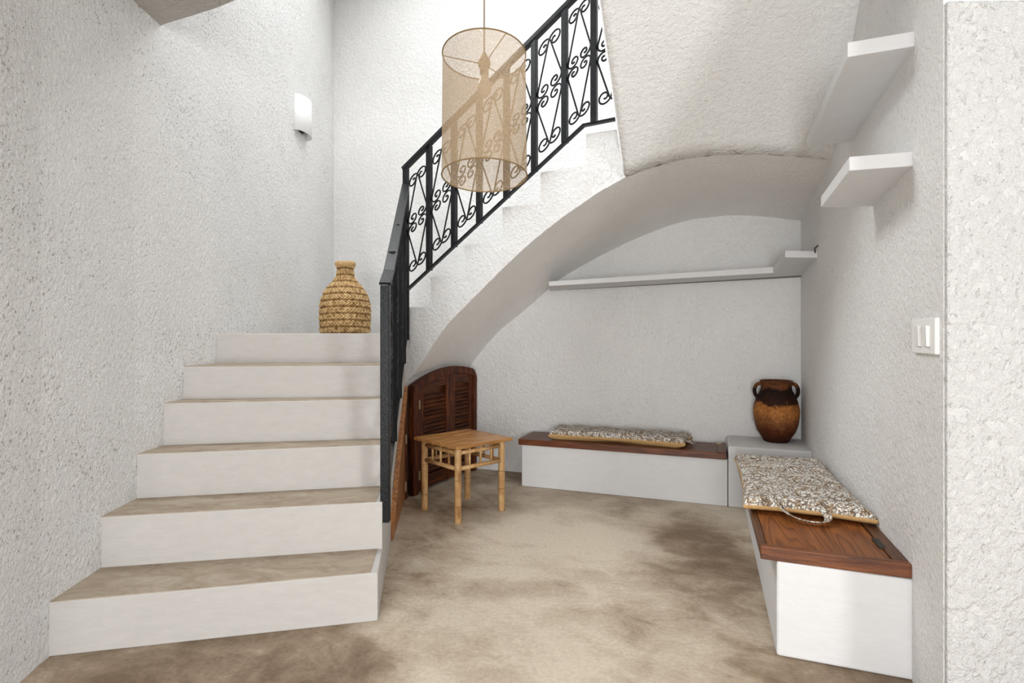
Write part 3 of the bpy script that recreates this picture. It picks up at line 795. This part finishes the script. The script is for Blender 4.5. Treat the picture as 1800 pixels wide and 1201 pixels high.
def strawring(name, z, R_, r):
    vs = []; att = []; A_, B_ = 120, 14
    for i in range(A_):
        a = 2 * math.pi * i / A_
        for j in range(B_):
            b = 2 * math.pi * j / B_; k = .6 + .4 * abs(math.sin(a * 17 + b * 1.0)); rr = r * (.85 + .2 * k)
            vs.append((SC.x + (R_ + rr * math.cos(b)) * math.cos(a), SC.y + (R_ + rr * math.cos(b)) * math.sin(a), SC.z + z + rr * 1.3 * math.sin(b) + .004 * math.sin(a))); att.append(max(0, k - .42) * 1.1)
    fs = [(i * B_ + j, ((i + 1) % A_) * B_ + j, ((i + 1) % A_) * B_ + (j + 1) % B_, i * B_ + (j + 1) % B_) for i in range(A_) for j in range(B_)]
    mb = MB(); mb.add(vs, fs, True); o = part(name, mb, M['straw'], bt); a_ = o.data.attributes.new('weave', 'FLOAT', 'POINT'); a_.data.foreach_set('value', att)
strawring('rim', .496, .057, .015)

# ---------------------------------------------------------------- bamboo side table
TC = Vector((-.309, 3.50, 0)); ta = R(43); tu = Vector((math.cos(ta), math.sin(ta), 0)); tv = Vector((-tu.y, tu.x, 0))
tb = thing('side_table', 'square yellow bamboo side table in front of the louvered door', 'table', tuple(TC))
def T(u, v, z): return TC + tu * u + tv * v + Zv * z
H_ = .458; S_ = .222
tt = MB()
for i in range(9):
    a0 = -S_ + .022 + (2 * S_ - .044) * i / 9; tt.frame(TC, tu, tv, Zv, -S_ + .02, S_ - .02, a0 + .0004, a0 + (2 * S_ - .044) / 9 - .0004, H_ - .016, H_)
part('tabletop', tt, M['tabletop'], tb)
ed = MB()
ed.frame(TC, tu, tv, Zv, -S_, S_, -S_, -S_ + .021, H_ - .018, H_ + .0008).frame(TC, tu, tv, Zv, -S_, S_, S_ - .021, S_, H_ - .018, H_ + .0008)
ed.frame(TC, tu, tv, Zv, -S_, -S_ + .021, -S_ + .0215, S_ - .0215, H_ - .018, H_ + .0008).frame(TC, tu, tv, Zv, S_ - .021, S_, -S_ + .0215, S_ - .0215, H_ - .018, H_ + .0008)
part('edge_trim', ed, M['tabledge'], tb, bevel=.002)
LG = .172
for su in (-1, 1):
    for sv in (-1, 1):
        pth = []; rr = []; nodes = [.0, .12 + .02 * su, .27 + .02 * sv, .40]
        for i in range(46):
            z = (H_ - .019) * i / 45; dn = min(abs(z - n_) for n_ in nodes)
            pth.append(T(su * LG, sv * LG, z)); rr.append(.0205 + .0025 * math.exp(-(dn / .006) ** 2) + .001 * noise.noise(Vector((z * 9, su, sv))))
        lg = part('leg', MB().tube(pth, rr, 20), M['bamboo'], tb)
        for n_ in nodes[1:3]:
            part('node_ring', MB().tube([T(su * LG, sv * LG, n_ - .0012), T(su * LG, sv * LG, n_ + .0012)], .0236, 20), M['node'], lg)
for (ax, sgn) in ((0, -1), (0, 1), (1, -1), (1, 1)):
    def E(s_, z, off=0): return T(s_, sgn * (LG + off), z) if ax == 0 else T(sgn * (LG + off), s_, z)
    part('rail', MB().tube([E(-LG + .014, .408), E(LG - .014, .408)], .0125, 12), M['bamboo'], tb)
    part('rail', MB().tube([E(-LG + .014, .315), E(0, .316), E(LG - .014, .315)], .0135, 12), M['bamboo'], tb)
    for s_ in (-.085, 0, .085):
        if ax == 1 and abs(s_) > .05 and False: continue
        part('spindle', MB().tube([E(s_, .325), E(s_, .434)], .0075, 10), M['bamboo'], tb)

# ---------------------------------------------------------------- shelves
def shelf(name, label, pts, zb_, zt_, group=None):
    o = part(name, MB().prism([p[:2] for p in pts], [z for z in zb_], [z for z in zt_]), M['white'], None, tuple(Vector((pts[0][0], pts[0][1], min(zb_)))), bevel=.003)
    return tag(o, label, 'shelf', group)
nl = ground(1490, 100, 2.012); fl = ground(1418, 259, 1.972)
shelf('wall_shelf', 'longer and higher of the two thick white shelves on the right wall', [nl, (RW(1.745) + .03, 1.735), (RW(2.49) + .03, 2.48), fl], [2.012, 2.012, 1.972, 1.972], [2.060, 2.060, 2.018, 2.018], 'thick white plaster shelves')
nl = ground(1493, 300, 1.639); fl = ground(1443, 365, 1.607)
shelf('wall_shelf', 'shorter and lower of the two thick white shelves on the right wall', [nl, (RW(1.762) + .03, 1.752), (RW(2.18) + .03, 2.17), fl], [1.639, 1.639, 1.607, 1.607], [1.685, 1.685, 1.651, 1.651], 'thick white plaster shelves')
# long angled shelf in the nook
ls = thing('corner_shelf', 'long thin white shelf across the back of the nook, bent round the corner', 'shelf', (1.0, 3.9, 1.48))
pA = ground(965, 503, 1.452); pB = ground(1359, 480, 1.505); pC = ground(1380, 452.5, 1.556); pD = (RW(3.26) + .02, 3.255); pE = (2.03, 3.80); pF = (.30, backy(.30) + .02)
P_ = [(pA.x, pA.y), (pB.x, pB.y), pE, pF]
part('shelf_board', MB().prism(P_, [1.452, 1.505, 1.512, 1.452], [1.485, 1.545, 1.552, 1.485]), M['white'], ls, bevel=.002)
part('return_board', MB().prism([(pB.x, pB.y), (pC.x, pC.y), pD, pE], [1.506, 1.556, 1.556, 1.512], [1.546, 1.596, 1.596, 1.552]), M['white'], ls, bevel=.002)
ca = on_line(998, BW0, BW1); cb = on_line(1407, BW0, BW1)
part('cable_channel', MB().bar((ca.x, ca.y - .012, zat(508.5, ca.y)), (cb.x, cb.y - .012, zat(486, cb.y)), .016, .012), M['channel'], ls)
cp = Vector((RW(3.25), 3.25, 1.60))
cbm = MB().tube([(cp.x - .012, cp.y, 1.585), (cp.x - .02, cp.y - .01, 1.61), (cp.x - .004, cp.y - .03, 1.63), (cp.x + .01, cp.y - .03, 1.635)], .004, 8)
tag(part('cable', cbm, M['cable'], None, tuple(cp)), 'short stub of cable poking from the wall at the shelf end', 'cable')

# ---------------------------------------------------------------- light switch
SO = Vector((RW(1.56), 1.56, zat(591, 1.64))); SU = Vector((.347, 1, 0)).normalized(); SN = Vector((-SU.y, SU.x, 0))
sw = thing('light_switch', 'white double light switch plate on the right wall', 'switch', tuple(SO))
part('plate', MB().frame(SO, SU, Zv, SN, 0, .185, -.052, .052, -.004, .011), M['plastic'], sw, bevel=.003)
for u0 in (.038, .102):
    s0 = MB(); w1 = .052
    vs = [SO + SU * u + Zv * z + SN * n for (u, z, n) in [(u0, -.03, .011), (u0 + w1, -.03, .011), (u0 + w1, .03, .011), (u0, .03, .011), (u0, -.03, .019), (u0 + w1, -.03, .012), (u0 + w1, .03, .0145), (u0, .03, .021)]]
    s0.add(vs, [(0, 3, 2, 1), (4, 5, 6, 7), (0, 1, 5, 4), (1, 2, 6, 5), (2, 3, 7, 6), (3, 0, 4, 7)])
    part('rocker', s0, M['plastic'], sw, bevel=.0015)

# ---------------------------------------------------------------- wall sconce
y0, y1, zlo, zhi = 4.11, 4.37, 2.63, 2.90
scn = thing('wall_sconce', 'white half-round plaster wall sconce high on the left wall', 'sconce', (-1.62, (y0 + y1) / 2, zlo))
mb = MB(); n = 24; vs = []
for z in (zlo, zhi):
    for i in range(n + 1):
        a = math.pi * i / n; vs.append((-1.618 + .075 * math.sin(a), (y0 + y1) / 2 - (y1 - y0) / 2 * math.cos(a), z))
mb.add(vs, [(i, i + 1, n + 2 + i, n + 1 + i) for i in range(n)], True)
sh = part('shade', mb, M['sconce'], scn); sd = sh.modifiers.new('thick', 'SOLIDIFY'); sd.thickness = .006
part('lamp_holder', MB().tube([(-1.60, 4.24, zlo + .02), (-1.60, 4.24, zlo + .10)], .016, 12), M['cable'], scn)
part('back_plate', MB().frame((-1.619, 4.24, zlo + .1), (0, 1, 0), (0, 0, 1), (1, 0, 0), -.04, .04, -.08, .08, -.002, .006), M['cable'], scn)

# ---------------------------------------------------------------- pendant lamp
PD = 2.22; PX = (850.5 - 900) / F * PD; zt_ = zat(91, PD); zb_ = zat(314, PD)
pen = thing('pendant_lamp', 'tall open-weave linen drum pendant lamp hanging on a long cord', 'lamp', (PX, PD, zb_))
RS = 73.8 * PD / F; TI = R(6.5)
def tilt(p):   # the shade hangs a little askew, its top tipped away
    y = p[1] - PD; z = p[2] - (zt_); return (p[0] + .010 * (z / -.5), PD + y * math.cos(TI) - z * math.sin(TI) * .0 - z * 0, 0)
def ring_pt(a, h):
    """point of the shade at angle a and height h (0 bottom, 1 top), with the drum tipped towards the room"""
    Hh = (zt_ - zb_) ; y = RS * math.sin(a); z = -Hh / 2 + Hh * h
    yy = y * math.cos(TI) + z * math.sin(TI) * 1.0; zz = z * math.cos(TI) - y * math.sin(TI)
    return (PX + RS * math.cos(a) + .004 * (1 - h), PD + yy, (zt_ + zb_) / 2 + zz)
mb = MB(); vs = []; A_, B_ = 96, 12
for j in range(B_ + 1):
    for i in range(A_): vs.append(ring_pt(2 * math.pi * i / A_, j / B_))
mb.add(vs, [(j * A_ + i, j * A_ + (i + 1) % A_, (j + 1) * A_ + (i + 1) % A_, (j + 1) * A_ + i) for j in range(B_) for i in range(A_)], True)
shade = part('lamp_shade', mb, M['burlap'], pen)
for h in (0, 1):
    mb = MB(); pts = [ring_pt(2 * math.pi * i / 96, h) for i in range(97)]; mb.tube(pts, .0028, 8, False); part('rim_ring', mb, M['rim'], shade)
top_c = Vector([sum(ring_pt(2 * math.pi * i / 96, 1)[k] for i in range(96)) / 96 for k in range(3)])
sock = top_c + Vector((0, -.0, -.035))
mb = MB()
for a in (R(62), R(182), R(302)): mb.tube([ring_pt(a, .995), tuple(sock + Vector((0, 0, .0)))], .0022, 6)
part('spider', mb, M['rim'], pen)
part('socket', MB().lathe(sock, [(.001, .05), (.008, .048), (.012, .035), (.022, .02), (.027, .004), (.022, -.012), (.016, -.018), (.018, -.026), (.018, -.045), (.001, -.046)][::-1], 24), M['socket'], pen)
part('bulb', MB().lathe(sock, [(.001, -.135), (.012, -.132), (.024, -.118), (.029, -.10), (.027, -.082), (.020, -.065), (.017, -.046)], 24, False), M['bulb'], pen)
part('cord', MB().tube([tuple(sock + Vector((0, 0, .045))), (sock.x, sock.y, TOP)], .0032, 8), M['cord'], pen)
part('ceiling_rose', MB().lathe((sock.x, sock.y, TOP), [(.001, -.02), (.04, -.018), (.05, 0)][::1], 24), M['sconce'], pen)
